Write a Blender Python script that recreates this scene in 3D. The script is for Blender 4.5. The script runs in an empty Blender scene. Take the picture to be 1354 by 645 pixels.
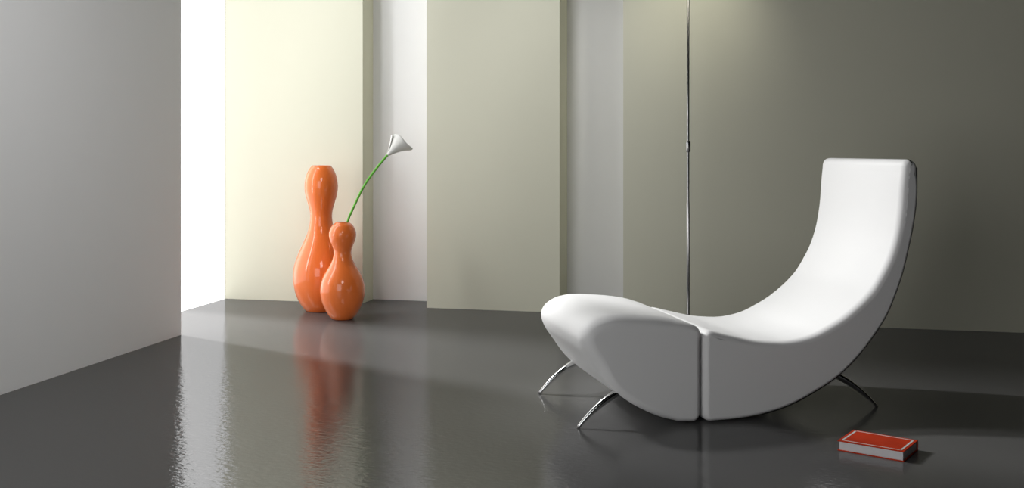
import bpy, bmesh, math
from mathutils import Vector, Matrix
C = bpy.context.scene.collection
PI = math.pi
YAW = math.radians(12.686)          # the room is turned this much against the camera's view axis

# ------------------------------------------------------------------ materials
def new_mat(name):
    m = bpy.data.materials.new(name); m.use_nodes = True
    nt = m.node_tree
    return m, nt, nt.nodes['Principled BSDF']

def set_in(b, **kw):
    for k, v in kw.items():
        b.inputs[k.replace('_', ' ')].default_value = v

def plain(name, col, rough=0.5, metal=0.0, spec=0.5, mottling=0.0, scale=6.0, bump=0.0, bump_scale=200.0, coat=0.0):
    m, nt, b = new_mat(name)
    set_in(b, Base_Color=(*col, 1), Roughness=rough, Metallic=metal)
    b.inputs['Specular IOR Level'].default_value = spec
    if coat:
        b.inputs['Coat Weight'].default_value = coat
        b.inputs['Coat Roughness'].default_value = 0.03
    tc = nt.nodes.new('ShaderNodeTexCoord')
    if mottling:
        n = nt.nodes.new('ShaderNodeTexNoise'); n.inputs['Scale'].default_value = scale
        n.inputs['Detail'].default_value = 3
        nt.links.new(tc.outputs['Object'], n.inputs['Vector'])
        mr = nt.nodes.new('ShaderNodeMapRange')
        mr.inputs['To Min'].default_value = 1 - mottling; mr.inputs['To Max'].default_value = 1 + mottling
        nt.links.new(n.outputs['Fac'], mr.inputs['Value'])
        mx = nt.nodes.new('ShaderNodeVectorMath'); mx.operation = 'SCALE'
        mx.inputs[0].default_value = col
        nt.links.new(mr.outputs['Result'], mx.inputs['Scale'])
        nt.links.new(mx.outputs['Vector'], b.inputs['Base Color'])
    if bump:
        n = nt.nodes.new('ShaderNodeTexNoise'); n.inputs['Scale'].default_value = bump_scale
        nt.links.new(tc.outputs['Object'], n.inputs['Vector'])
        bp = nt.nodes.new('ShaderNodeBump'); bp.inputs['Strength'].default_value = bump
        bp.inputs['Distance'].default_value = 0.002
        nt.links.new(n.outputs['Fac'], bp.inputs['Height'])
        nt.links.new(bp.outputs['Normal'], b.inputs['Normal'])
    return m

M = {}
M['white_wall'] = plain('white_wall_paint', (0.84, 0.84, 0.84), 0.85, spec=0.15, mottling=0.01)
M['sage'] = plain('sage_cream_paint', (0.66, 0.653, 0.535), 0.85, spec=0.12, mottling=0.01)
M['leather'] = plain('white_leather', (0.84, 0.84, 0.835), 0.55, spec=0.25, bump=0.03, bump_scale=400)
M['black_shell'] = plain('black_lacquer', (0.012, 0.012, 0.012), 0.4, mottling=0.1)
M['chrome'] = plain('chrome', (0.78, 0.78, 0.78), 0.12, metal=1.0, mottling=0.03, scale=20)
M['pole_steel'] = plain('satin_steel', (0.8, 0.8, 0.8), 0.32, metal=1.0, mottling=0.03, scale=20)
M['dark_chrome'] = plain('dark_chrome', (0.35, 0.35, 0.35), 0.18, metal=1.0, mottling=0.03, scale=20)
M['orange'] = plain('orange_glaze', (0.86, 0.19, 0.038), 0.35, spec=0.15, mottling=0.0, coat=0.8)
M['stem'] = plain('green_stem', (0.13, 0.48, 0.03), 0.4, mottling=0.15, scale=30)
M['spathe'] = plain('white_spathe', (0.82, 0.82, 0.78), 0.5, mottling=0.04, scale=30)
M['spadix'] = plain('cream_spadix', (0.75, 0.68, 0.35), 0.6, mottling=0.1, scale=80, bump=0.5, bump_scale=500)
M['cover'] = plain('red_book_cloth', (0.45, 0.032, 0.006), 0.6, spec=0.12, mottling=0.3, scale=9, bump=0.1, bump_scale=300)
M['silver'] = plain('silver_foil', (0.60, 0.62, 0.60), 0.4, metal=0.0, mottling=0.05, scale=30)
M['pages'] = plain('book_pages', (0.74, 0.73, 0.74), 0.8, mottling=0.05, scale=60)
M['shade'] = plain('brushed_shade', (0.6, 0.6, 0.58), 0.35, metal=1.0, mottling=0.05)

def emit(name, col, s):
    m, nt, b = new_mat(name)
    set_in(b, Base_Color=(0.8, 0.8, 0.8, 1), Roughness=0.4)
    b.inputs['Emission Color'].default_value = (*col, 1)
    b.inputs['Emission Strength'].default_value = s
    return m
M['daylight_pane'] = emit('frosted_daylight_glass', (1.0, 1.0, 1.0), 1.0)
def glowing_glass(m):
    # bright overcast glow of the pane, which still lets the sunbeam through
    nt = m.node_tree; b = nt.nodes['Principled BSDF']
    em = nt.nodes.new('ShaderNodeEmission'); em.inputs['Color'].default_value = (1, 1, 1, 1); em.inputs['Strength'].default_value = 1.03
    em.name = 'glow'
    tr = nt.nodes.new('ShaderNodeBsdfTransparent'); ad = nt.nodes.new('ShaderNodeAddShader')
    nt.links.new(em.outputs[0], ad.inputs[0]); nt.links.new(tr.outputs[0], ad.inputs[1])
    nt.links.new(ad.outputs[0], nt.nodes['Material Output'].inputs['Surface'])
    nt.nodes.remove(b)
glowing_glass(M['daylight_pane'])
M['bulb'] = emit('lamp_bulb', (1.0, 0.95, 0.8), 6.0)

def floor_mat():
    m, nt, b = new_mat('grey_polished_floor')
    L = nt.links.new
    tc = nt.nodes.new('ShaderNodeTexCoord')
    # a dull resin body under an even, mirror-like sealer coat
    set_in(b, Base_Color=(0.102, 0.101, 0.100, 1), Roughness=0.6)
    b.inputs['Specular IOR Level'].default_value = 0.0
    gl = nt.nodes.new('ShaderNodeBsdfAnisotropic'); gl.inputs['Color'].default_value = (1, 1, 1, 1)
    mix = nt.nodes.new('ShaderNodeMixShader'); mix.inputs['Fac'].default_value = 0.18
    L(b.outputs['BSDF'], mix.inputs[1]); L(gl.outputs['BSDF'], mix.inputs[2])
    L(mix.outputs['Shader'], nt.nodes['Material Output'].inputs['Surface'])
    # gentle cast-resin ripples
    mp = nt.nodes.new('ShaderNodeMapping'); mp.inputs['Rotation'].default_value = (0, 0, YAW)
    mp.inputs['Scale'].default_value = (1.0, 1.7, 1.0)
    L(tc.outputs['Object'], mp.inputs['Vector'])
    n1 = nt.nodes.new('ShaderNodeTexNoise'); n1.inputs['Scale'].default_value = 34; n1.inputs['Detail'].default_value = 3
    L(mp.outputs['Vector'], n1.inputs['Vector'])
    n2 = nt.nodes.new('ShaderNodeTexNoise'); n2.inputs['Scale'].default_value = 5; n2.inputs['Detail'].default_value = 2
    L(tc.outputs['Object'], n2.inputs['Vector'])
    mr = nt.nodes.new('ShaderNodeMapRange'); mr.inputs['To Min'].default_value = 0.05; mr.inputs['To Max'].default_value = 0.09
    L(n2.outputs['Fac'], mr.inputs['Value']); L(mr.outputs['Result'], gl.inputs['Roughness'])
    bp = nt.nodes.new('ShaderNodeBump'); bp.inputs['Strength'].default_value = 0.32; bp.inputs['Distance'].default_value = 0.004
    L(n1.outputs['Fac'], bp.inputs['Height']); L(bp.outputs['Normal'], gl.inputs['Normal'])
    return m
M['floor'] = floor_mat()

# ------------------------------------------------------------------ helpers
def obj(name, bm, mats, parent=None, smooth=False):
    bmesh.ops.recalc_face_normals(bm, faces=bm.faces)
    me = bpy.data.meshes.new(name); bm.to_mesh(me); bm.free()
    for m in (mats if isinstance(mats, (list, tuple)) else [mats]): me.materials.append(m)
    if smooth:
        for p in me.polygons:
            p.use_smooth = p.material_index == 0        # the flat side panels (slot 1) stay flat
            if p.material_index: p.material_index = 0
    o = bpy.data.objects.new(name, me); C.objects.link(o)
    if parent: o.parent = parent
    return o

def tag(o, label=None, cat=None, group=None, kind=None):
    for k, v in (('label', label), ('category', cat), ('group', group), ('kind', kind)):
        if v: o[k] = v
    return o

def empty(name, loc, rz=0.0):
    o = bpy.data.objects.new(name, None); C.objects.link(o)
    o.location = loc; o.rotation_euler = (0, 0, rz); o.empty_display_size = 0.1
    return o

def add_box(bm, x0, x1, y0, y1, z0, z1, bevel=0.0, seg=2, mat=0):
    r = bmesh.ops.create_cube(bm, size=1.0)
    vs = r['verts']
    for v in vs:
        v.co = Vector((x0 + (v.co.x + .5) * (x1 - x0), y0 + (v.co.y + .5) * (y1 - y0), z0 + (v.co.z + .5) * (z1 - z0)))
    fs = list({f for v in vs for f in v.link_faces})
    for f in fs: f.material_index = mat
    if bevel:
        es = list({e for v in vs for e in v.link_edges})
        bmesh.ops.bevel(bm, geom=es, offset=bevel, segments=seg, profile=0.5, affect='EDGES')

def box(name, dims, m, parent=None, bevel=0.0):
    bm = bmesh.new(); add_box(bm, *dims, bevel=bevel)
    return obj(name, bm, m, parent)

def lathe(profile, n=64):
    bm = bmesh.new(); rings = []
    for r, z in profile:
        if r < 1e-6: rings.append([bm.verts.new((0, 0, z))])
        else: rings.append([bm.verts.new((r * math.cos(2*PI*i/n), r * math.sin(2*PI*i/n), z)) for i in range(n)])
    for a, b in zip(rings, rings[1:]):
        for i in range(n):
            j = (i + 1) % n
            if len(a) == 1 and len(b) == 1: continue
            elif len(a) == 1: bm.faces.new((a[0], b[i], b[j]))
            elif len(b) == 1: bm.faces.new((a[i], a[j], b[0]))
            else: bm.faces.new((a[i], a[j], b[j], b[i]))
    return bm

def catmull(pts, per=8, closed=False):
    n = len(pts); out = []
    P = [Vector(p) for p in pts]
    rng = range(n) if closed else range(n - 1)
    for i in rng:
        if closed: p0, p1, p2, p3 = P[i-1], P[i], P[(i+1) % n], P[(i+2) % n]
        else:
            p1, p2 = P[i], P[i+1]
            p0 = P[i-1] if i else p1 * 2 - p2
            p3 = P[i+2] if i + 2 < n else p2 * 2 - p1
        d1 = max((p1-p0).length, 1e-6) ** .5; d2 = max((p2-p1).length, 1e-6) ** .5; d3 = max((p3-p2).length, 1e-6) ** .5
        m1 = ((p1-p0)/d1 - (p2-p0)/(d1+d2) + (p2-p1)/d2) * d2
        m2 = ((p2-p1)/d2 - (p3-p1)/(d2+d3) + (p3-p2)/d3) * d2
        for k in range(per):
            t = k / per
            out.append(p1*(2*t**3-3*t**2+1) + m1*(t**3-2*t**2+t) + p2*(-2*t**3+3*t**2) + m2*(t**3-t**2))
    if not closed: out.append(P[-1])
    return out

def tube(path, radii, n=14):
    bm = bmesh.new(); P = [Vector(p) for p in path]; rings = []
    up = Vector((0, 1, 0.01)).normalized()
    for i, p in enumerate(P):
        t = (P[min(i+1, len(P)-1)] - P[max(i-1, 0)]).normalized()
        s = up.cross(t).normalized(); u = t.cross(s).normalized()
        rings.append([bm.verts.new(p + (s*math.cos(2*PI*k/n) + u*math.sin(2*PI*k/n)) * radii[i]) for k in range(n)])
    for a, b in zip(rings, rings[1:]):
        for k in range(n):
            bm.faces.new((a[k], a[(k+1) % n], b[(k+1) % n], b[k]))
    bm.faces.new(rings[0]); bm.faces.new(list(reversed(rings[-1])))
    return bm

def round_corner(a, c, b, r, n=6):
    """points of an arc of radius about r that replaces the corner c between a and b (2-D)"""
    a, c, b = Vector(a), Vector(c), Vector(b)
    u = (a - c).normalized(); v = (b - c).normalized()
    ang = u.angle(v); d = r / math.tan(ang / 2)
    ctr = c + (u + v).normalized() * (r / math.sin(ang / 2))
    s = c + u * d - ctr; e = c + v * d - ctr
    th = s.angle_signed(e)
    out = []
    for i in range(n + 1):
        t = -th * i / n
        out.append((ctr.x + s.x*math.cos(t) - s.y*math.sin(t), ctr.y + s.x*math.sin(t) + s.y*math.cos(t)))
    return out

def cushion_bm(pts, rad, width, nb=8):
    """A padded body: the closed profile pts (x, z) swept over `width` along y, its two side rims rounded by rad[i]."""
    P = [Vector(p) for p in pts]; n = len(P)
    area = sum(P[i].x*P[(i+1) % n].y - P[(i+1) % n].x*P[i].y for i in range(n))
    sg = 1 if area > 0 else -1
    N = []
    for i in range(n):
        t = (P[(i+1) % n] - P[i-1]).normalized()
        N.append(Vector((-t.y, t.x)) * sg)      # inward
    bm = bmesh.new(); loops = []
    seq = [(k, 0) for k in range(nb + 1)] + [(k, 1) for k in range(nb, -1, -1)]
    for k, side in seq:
        th = (PI/2) * (1 - k / nb)             # k=0: at the flat side, k=nb: at the full profile
        ring = []
        for i in range(n):
            r = rad[i]
            q = P[i] + N[i] * (r * (1 - math.cos(th)))
            y = 1.45 * r * (1 - math.sin(th))
            if side: y = width - y
            ring.append(bm.verts.new((q.x, y, q.y)))
        loops.append(ring)
    for a, b in zip(loops, loops[1:]):
        for i in range(n):
            j = (i + 1) % n
            bm.faces.new((a[i], a[j], b[j], b[i]))
    for ring in (loops[0], loops[-1]):
        f = bm.faces.new(ring)
        for g in bmesh.ops.triangulate(bm, faces=[f])['faces']: g.material_index = 1
    return bm

def smooth_rad(r, k=6, caps=None):
    n = len(r); caps = caps or [9.0] * n
    for _ in range(k): r = [(r[i-1] + 2*r[i] + r[(i+1) % n]) / 4 for i in range(n)]
    return [min(a, b) for a, b in zip(r, caps)]

# ------------------------------------------------------------------ the room (x along the back wall, y into the room's depth)
def struct(name, dims, m, label, cat, bevel=0.0):
    return tag(box(name, dims, m, bevel=bevel), label, cat, kind='structure')
struct('floor', (-3.72, 4.2, -1.2, 7.25, -0.08, 0.0), M['floor'], 'dark grey glossy floor with faint ripples', 'floor')
struct('wall_left', (-3.43, -3.23, -0.6, 5.5, 0.0, 3.6), M['white_wall'], 'grey-white partition wall ending in a free edge beside the window', 'wall')
struct('wall_back', (-3.72, 4.2, 7.1, 7.25, 0.0, 3.6), M['white_wall'], 'white back wall seen in the recesses between the sage panels', 'wall')
struct('trim_1', (-3.69, -2.631, 6.89, 7.1, 0.0, 3.6), M['sage'], 'bright cream wall panel behind the orange vases', 'wall panel')
struct('trim_2', (-2.131, -1.205, 6.80, 7.1, 0.0, 3.6), M['sage'], 'free-standing sage wall panel between two white recesses', 'wall panel')
struct('trim_3', (-0.765, 4.2, 6.663, 7.1, 0.0, 3.6), M['sage'], 'wide sage wall panel behind the lamp and the lounge chair', 'wall panel')
struct('window_1', (-3.70, -3.69, 5.3, 6.885, 0.0, 3.6), M['daylight_pane'], 'floor to ceiling frosted window glowing white with daylight', 'window')

struct('beam_blocker', (-4.55, -4.40, 6.53, 8.2, 0.0, 4.6), M['white_wall'], 'unseen white block added outside the window to shape the light', 'wall')  # added out of view, only to cut the sunbeam's far edge

# ------------------------------------------------------------------ lounge chair and its footstool
CH = (-0.161, 4.187, 0.0); CH_A = math.radians(26.06); WID = 0.68

def leg_bm(foot, top, bulge, r0, r1, n=14):
    f, t = Vector(foot), Vector(top); m = (f + t) / 2 + Vector(bulge)
    path = [f*(1-s)**2 + (m*2 - (f+t)/2)*2*s*(1-s) + t*s*s for s in [i/n for i in range(n+1)]]
    return tube(path, [r0 + (r1-r0)*min(1, (i/n)*1.25) for i in range(n+1)], 16)

# footstool
fs = tag(empty('footstool', CH, CH_A), 'white leather footstool with a rounded raised tip on two chrome legs', 'footstool')
oc = [(-0.032, 0.391), (-0.116, 0.418), (-0.192, 0.431), (-0.271, 0.439), (-0.335, 0.443), (-0.395, 0.441), (-0.448, 0.426), (-0.488, 0.396),
      (-0.503, 0.358), (-0.491, 0.312), (-0.445, 0.243), (-0.393, 0.176), (-0.346, 0.130), (-0.268, 0.076), (-0.173, 0.031), (-0.10, 0.010)]
crv = catmull(oc, 8)
c1 = round_corner((-0.09, 0.008), (-0.008, 0.004), (-0.007, 0.2), 0.032)
c2 = round_corner((-0.007, 0.2), (-0.004, 0.379), (-0.032, 0.391), 0.034)
pts = [tuple(v) for v in crv] + c1 + [(-0.007, z) for z in (0.08, 0.13, 0.18, 0.23, 0.28, 0.32)] + c2[:-1]
rad = []
for x, z in pts:
    if x > -0.06: r = 0.022
    elif z < 0.2: r = 0.030
    elif x < -0.4: r = 0.050
    else: r = 0.045
    rad.append(r)
obj('cushion', cushion_bm(pts, smooth_rad(rad, 30, [0.024 + max(0, -0.05 - x) * 0.28 for x, z in pts]), WID), M['leather'], fs, True)
for y in (0.048, 0.632):
    obj('leg', leg_bm((-0.510, y, 0.0), (-0.305, y, 0.150), (-0.011, 0, 0.011), 0.0065, 0.0165), M['chrome'], fs, True)

# chair
lc = tag(empty('lounge_chair', CH, CH_A), 'white leather lounge chair with curved seat sweeping up into a tall narrow back', 'lounge chair')
ct = [(0.05, 0.3635), (0.14, 0.341), (0.22, 0.322), (0.297, 0.313), (0.36, 0.3105), (0.425, 0.317), (0.49, 0.333), (0.556, 0.362), (0.617, 0.394), (0.674, 0.433), (0.722, 0.472),
      (0.765, 0.516), (0.808, 0.580), (0.836, 0.63), (0.858, 0.685), (0.874, 0.74), (0.885, 0.798), (0.892, 0.85), (0.896, 0.90), (0.901, 0.96), (0.906, 1.0)]
cb = [(0.974, 0.99), (0.974, 0.93), (0.970, 0.861), (0.955, 0.765), (0.934, 0.677), (0.906, 0.574), (0.869, 0.479), (0.831, 0.401), (0.784, 0.334), (0.70, 0.238), (0.609, 0.160), (0.55, 0.124),
      (0.488, 0.093), (0.42, 0.062), (0.355, 0.040), (0.29, 0.025), (0.225, 0.014), (0.16, 0.008), (0.10, 0.005)]
top_l = round_corner((0.906, 1.0), (0.910, 1.052), (0.95, 1.050), 0.033)
top_r = round_corner((0.94, 1.0495), (0.974, 1.047), (0.974, 0.99), 0.034)
b_c = round_corner((0.09, 0.005), (0.005, 0.004), (0.004, 0.15), 0.032)
t_c = round_corner((0.004, 0.2), (0.004, 0.376), (0.05, 0.3635), 0.032)
tcv = [tuple(v) for v in catmull(ct, 5)]; bcv = [tuple(v) for v in catmull(cb, 5)]
pts = tcv + top_l + top_r + bcv + b_c + [(0.004, z) for z in (0.08, 0.13, 0.18, 0.23, 0.28, 0.32)] + t_c[:-1]
rad = []
for x, z in pts:
    if x < 0.04: r = 0.022
    elif z > 0.97: r = 0.025
    elif (x, z) in bcv: r = 0.018
    else: r = 0.026
    rad.append(r)
obj('cushion', cushion_bm(pts, smooth_rad(rad, 12, [min(0.023 + max(0, x - 0.05) * 0.12, 0.025 + max(0, 0.985 - z) * 0.12) for x, z in pts]), WID), M['leather'], lc, True)
# thin black shell on the back and underside
bm = bmesh.new(); sh = []
sp = [Vector(p) for p in [top_r[-1]] + bcv[1:78]]
for i, p in enumerate(sp):
    t = (sp[min(i+1, len(sp)-1)] - sp[max(i-1, 0)]).normalized(); nrm = Vector((-t.y, t.x))
    nrm = -nrm if nrm.x < 0 and nrm.y > 0 else nrm
    if nrm.dot(Vector((0.6, -0.8))) < 0: nrm = -nrm
    a = p + nrm * 0.0005; b = p + nrm * 0.0055
    sh.append([bm.verts.new((q.x, y, q.y)) for q, y in ((a, 0.020), (b, 0.020), (b, WID-0.020), (a, WID-0.020))])
for a, b in zip(sh, sh[1:]):
    for k in range(4): bm.faces.new((a[k], a[(k+1) % 4], b[(k+1) % 4], b[k]))
bm.faces.new(sh[0]); bm.faces.new(sh[-1])
o = obj('back_shell', bm, M['black_shell'], lc); o['label'] = 'thin black back shell'
for y in (0.078, 0.602):
    o = obj('leg', leg_bm((0.826, y, 0.0), (0.615, y, 0.155), (0.009, 0, 0.009), 0.0065, 0.0145), M['chrome'], lc, True)

# ------------------------------------------------------------------ vases
def vase(name, prof, loc, label):
    p = catmull([(r, z, 0) for r, z in prof], 6)
    out = [(v.x, v.y) for v in p]                       # from the rim down
    rim = out[0]
    inner = [(max(r - 0.006, 0.01), z + 0.0) for r, z in out]
    inner = [q for q in inner if q[1] > 0.02]
    loop = [(0, 0.012)] + [(inner[-1][0], 0.014)] + list(reversed(inner[1:]))
    loop += [(rim[0] - 0.005, rim[1] - 0.001), (rim[0] - 0.003, rim[1] + 0.0015), (rim[0] - 0.001, rim[1] + 0.0012)]
    loop += out + [(out[-1][0] - 0.006, 0.0), (0, 0.0)]
    o = obj(name, lathe(loop, 72), M['orange'], None, True)
    o.location = loc
    return tag(o, label, 'vase', 'orange gourd-shaped vases')
tall = [(0.064, 0.9772), (0.0829, 0.9516), (0.1039, 0.9004), (0.1116, 0.845), (0.1075, 0.7879), (0.0906, 0.7265), (0.0778, 0.6804), (0.0727, 0.6395), (0.0778, 0.5832), (0.0931, 0.5218), (0.1218, 0.4553),
        (0.1622, 0.3632), (0.1827, 0.2966), (0.1894, 0.2352), (0.1827, 0.1636), (0.1648, 0.0971), (0.1392, 0.0459), (0.1085, 0.006)]
small = [(0.0437, 0.6191), (0.066, 0.5997), (0.083, 0.5657), (0.0869, 0.5365), (0.0801, 0.5025), (0.0656, 0.4685), (0.0559, 0.4345), (0.0607, 0.3957), (0.0777, 0.352), (0.1044, 0.3082), (0.1287, 0.2597), (0.1399, 0.2159),
         (0.1423, 0.1819), (0.1384, 0.1431), (0.1287, 0.1042), (0.1093, 0.0605), (0.085, 0.0216), (0.068, 0.004)]
vase('vase', tall, (-2.796, 6.546, 0), 'tall glossy orange gourd-shaped vase, empty, in front of the cream panel')
vase('vase', small, (-2.521, 6.244, 0), 'short glossy orange gourd-shaped vase holding a white calla lily')

# ------------------------------------------------------------------ calla lily
cl = tag(empty('calla_lily', (-2.521, 6.244, 0.02), YAW), 'white calla lily on a long bent green stem, leaning out of the short vase', 'flower')
zz = -0.02
stem = catmull([(-0.025, 0, 0.20+zz), (-0.006, 0, 0.43+zz), (0.012, 0, 0.53+zz), (0.0310, 0, 0.622+zz), (0.068, 0, 0.711+zz), (0.146, 0, 0.867+zz), (0.228, 0, 0.979+zz), (0.295, 0, 1.060+zz)], 8)
obj('stem', tube(stem, [0.0055 + 0.002*min(1, i/30) for i in range(len(stem))], 12), M['stem'], cl, True)
# spathe: a rolled funnel, its mouth pulled out to a point
ax = Vector((0.66, 0.34, 0.67)).normalized()
side = Vector((0.70, 0.0, -0.71)); side = (side - ax * side.dot(ax)).normalized()   # towards the pointed tip
oth = ax.cross(side).normalized()
B = Vector((0.288, 0, 1.050+zz))
bm = bmesh.new(); nu, nv = 44, 14; grid = []
for i in range(nu + 1):
    u = i / nu; a = -PI + 2*PI*1.14*u - 0.14*PI              # overlapping wrap, tip at a = 0
    row = []
    tipf = math.exp(-(a / 0.75)**2)
    ln = 0.112 + 0.035*tipf + 0.022*math.exp(-(((a + 2.2)) / 0.7)**2) + 0.012*math.exp(-((a + 1.2)/0.7)**2)
    for j in range(nv + 1):
        t = j / nv
        r = 0.009 + 0.058 * t**1.35 + 0.012*max(0, t-0.75)*4*tipf + 0.010*u*t
        row.append(bm.verts.new(B + ax * (ln*t) + (side*math.cos(a) + oth*math.sin(a)) * r))
    grid.append(row)
for i in range(nu):
    for j in range(nv):
        bm.faces.new((grid[i][j], grid[i+1][j], grid[i+1][j+1], grid[i][j+1]))
sp_o = obj('spathe', bm, M['spathe'], cl, True)
md = sp_o.modifiers.new('thickness', 'SOLIDIFY'); md.thickness = 0.0025; md.offset = 0
pth = [B + ax * (0.01 + 0.135*k/8) + side * 0.006 + oth*0.002 for k in range(9)]
obj('spadix', tube(pth, [0.005, .0065, .007, .007, .007, .0068, .006, .005, .002], 10), M['spadix'], cl, True)

# ------------------------------------------------------------------ floor lamp
fl = tag(empty('floor_lamp', (-0.318, 6.027, 0)), 'slim chrome floor lamp with a thin pole behind the lounge chair', 'floor lamp')
obj('base', lathe([(0, 0), (0.135, 0), (0.14, 0.004), (0.14, 0.012), (0.134, 0.018), (0.03, 0.022), (0.016, 0.034), (0, 0.034)], 48), M['chrome'], fl, True)
obj('pole', lathe([(0, 0.03), (0.0095, 0.03), (0.0095, 0.78), (0.0075, 0.784), (0.0075, 2.30), (0, 2.30)], 20), M['pole_steel'], fl, True)
obj('collar', lathe([(0.0076, 1.075), (0.0125, 1.076), (0.0135, 1.079), (0.0135, 1.131), (0.0125, 1.135), (0.0076, 1.136)], 24), M['dark_chrome'], fl, True)
obj('lamp_shade', lathe([(0.132, 2.300), (0.135, 2.300), (0.11, 2.370), (0.055, 2.430), (0.014, 2.450), (0, 2.450), (0, 2.442), (0.014, 2.442), (0.052, 2.423), (0.107, 2.366), (0.132, 2.300)], 48), M['shade'], fl, True)
obj('bulb', lathe([(0, 2.315), (0.02, 2.320), (0.032, 2.340), (0.032, 2.360), (0.02, 2.390), (0.012, 2.410), (0, 2.410)], 24), M['bulb'], fl, True)

# ------------------------------------------------------------------ book
bx = tag(empty('book', (0.328, 3.926, 0), math.atan2(3.831-3.926, 0.543-0.328)), 'red hardback book with a silver border line, lying on the floor by the chair', 'book')
Lb, Db, Hb, T = 0.235, 0.176, 0.037, 0.0035
bm = bmesh.new()
add_box(bm, 0, Lb, 0, Db, 0.0, T, bevel=0.0008)                       # back board
add_box(bm, 0, Lb, 0, Db, Hb-T, Hb, bevel=0.0008)                     # front board
add_box(bm, 0, Lb, Db-T, Db, T, Hb-T)                                 # spine on the far long edge
obj('cover', bm, M['cover'], bx)
bm = bmesh.new(); e, w = 0.010, 0.007; z0, z1 = Hb-0.0002, Hb+0.0004
for d in ((e, Lb-e, e, e+w*0.7), (e, Lb-e, Db-e-w*0.7, Db-e), (e, e+w, e, Db-e), (Lb-e-w, Lb-e, e, Db-e)):
    add_box(bm, *d, z0, z1)
o = obj('border_line', bm, M['silver'], bx); o['label'] = 'silver border line'
bm = bmesh.new(); add_box(bm, 0.005, Lb-0.005, 0.005, Db-T, T, Hb-T)
obj('page_block', bm, M['pages'], bx)

# ------------------------------------------------------------------ light
def light(name, typ, loc, energy, col=(1, 1, 1), target=None, size=(1, 1), soft=None, falloff=None):
    l = bpy.data.lights.new(name, typ); l.energy = energy; l.color = col
    if typ == 'AREA':
        l.shape = 'RECTANGLE'; l.size, l.size_y = size
    elif soft is not None: l.shadow_soft_size = soft
    o = bpy.data.objects.new(name, l); C.objects.link(o); o.location = loc
    if target is not None:
        d = Vector(target) - Vector(loc); o.rotation_euler = d.to_track_quat('-Z', 'Y').to_euler()
    if falloff:
        l.use_nodes = True; nt = l.node_tree
        em = next(n for n in nt.nodes if n.type == 'EMISSION')
        lf = nt.nodes.new('ShaderNodeLightFalloff'); lf.inputs['Strength'].default_value = falloff[1]
        nt.links.new(lf.outputs[falloff[0]], em.inputs['Strength'])
    return o
# low light falling in through the window, cut by the added block outside and by the partition's end
light('low_sun', 'POINT', (-6.8, 7.08, 5.0), 2350, soft=0.22)
# added strip lamp, hidden behind the partition's end, to brighten the panels
light('panel_fill_strip', 'AREA', (-3.55, 5.62, 1.6), 8, target=(-2.5, 6.6, 1.6), size=(0.12, 2.2))
# the window behind the camera
light('rear_window', 'AREA', (-1.95, -0.4, 1.45), 62, target=(-1.95, 3.0, 1.45), size=(2.5, 2.6))
# invented fill lights, no fixtures: an area lamp for the partition, spots for the panels, the recess and the footstool
wa = light('partition_fill', 'AREA', (-1.0, 2.3, 2.6), 12.3, target=(-3.23, 4.0, 1.6), size=(1.0, 1.0)); wa.data.spread = 1.7
sp = light('panel_fill_spot', 'SPOT', (-3.3, 5.3, 3.4), 250, target=(-1.9, 6.9, 1.5), soft=0.3)
sp.data.spot_size = 1.3; sp.data.spot_blend = 1.0
sp = light('recess_fill_spot', 'SPOT', (-1.5, 5.3, 3.3), 62, target=(-1.08, 7.0, 1.35), soft=0.2)
sp.data.spot_size = 0.85; sp.data.spot_blend = 1.0
sp = light('footstool_fill_spot', 'SPOT', (-3.0, 5.2, 2.8), 300, target=(-0.45, 4.3, 0.35), soft=0.2)
sp.data.spot_size = 0.42; sp.data.spot_blend = 0.5
sp = light('lamp_spot', 'SPOT', (-0.318, 6.027, 2.29), 14, (1.0, 0.97, 0.84), target=(-0.318, 6.66, 1.93), soft=0.02)
sp.data.spot_size = 1.55; sp.data.spot_blend = 1.0

w = bpy.data.worlds.new('sky'); bpy.context.scene.world = w; w.use_nodes = True
bg = w.node_tree.nodes['Background']; bg.inputs['Color'].default_value = (0.97, 0.98, 1.0, 1); bg.inputs['Strength'].default_value = 0.0

# ------------------------------------------------------------------ camera
cam = bpy.data.cameras.new('camera'); co = bpy.data.objects.new('camera', cam); C.objects.link(co)
cam.sensor_fit = 'HORIZONTAL'; cam.sensor_width = 36.0
cam.lens = 36.0 * 1368 / 1354; cam.shift_y = -127.5 / 1354
co.location = (0, 0, 1.1); co.rotation_euler = (PI/2, 0, YAW)
cam.clip_start = 0.05
sc = bpy.context.scene; sc.camera = co
sc.view_settings.view_transform = 'Standard'; sc.view_settings.look = 'None'
sc.view_settings.exposure = 0.0; sc.view_settings.gamma = 1.0; sc.view_settings.use_curve_mapping = False
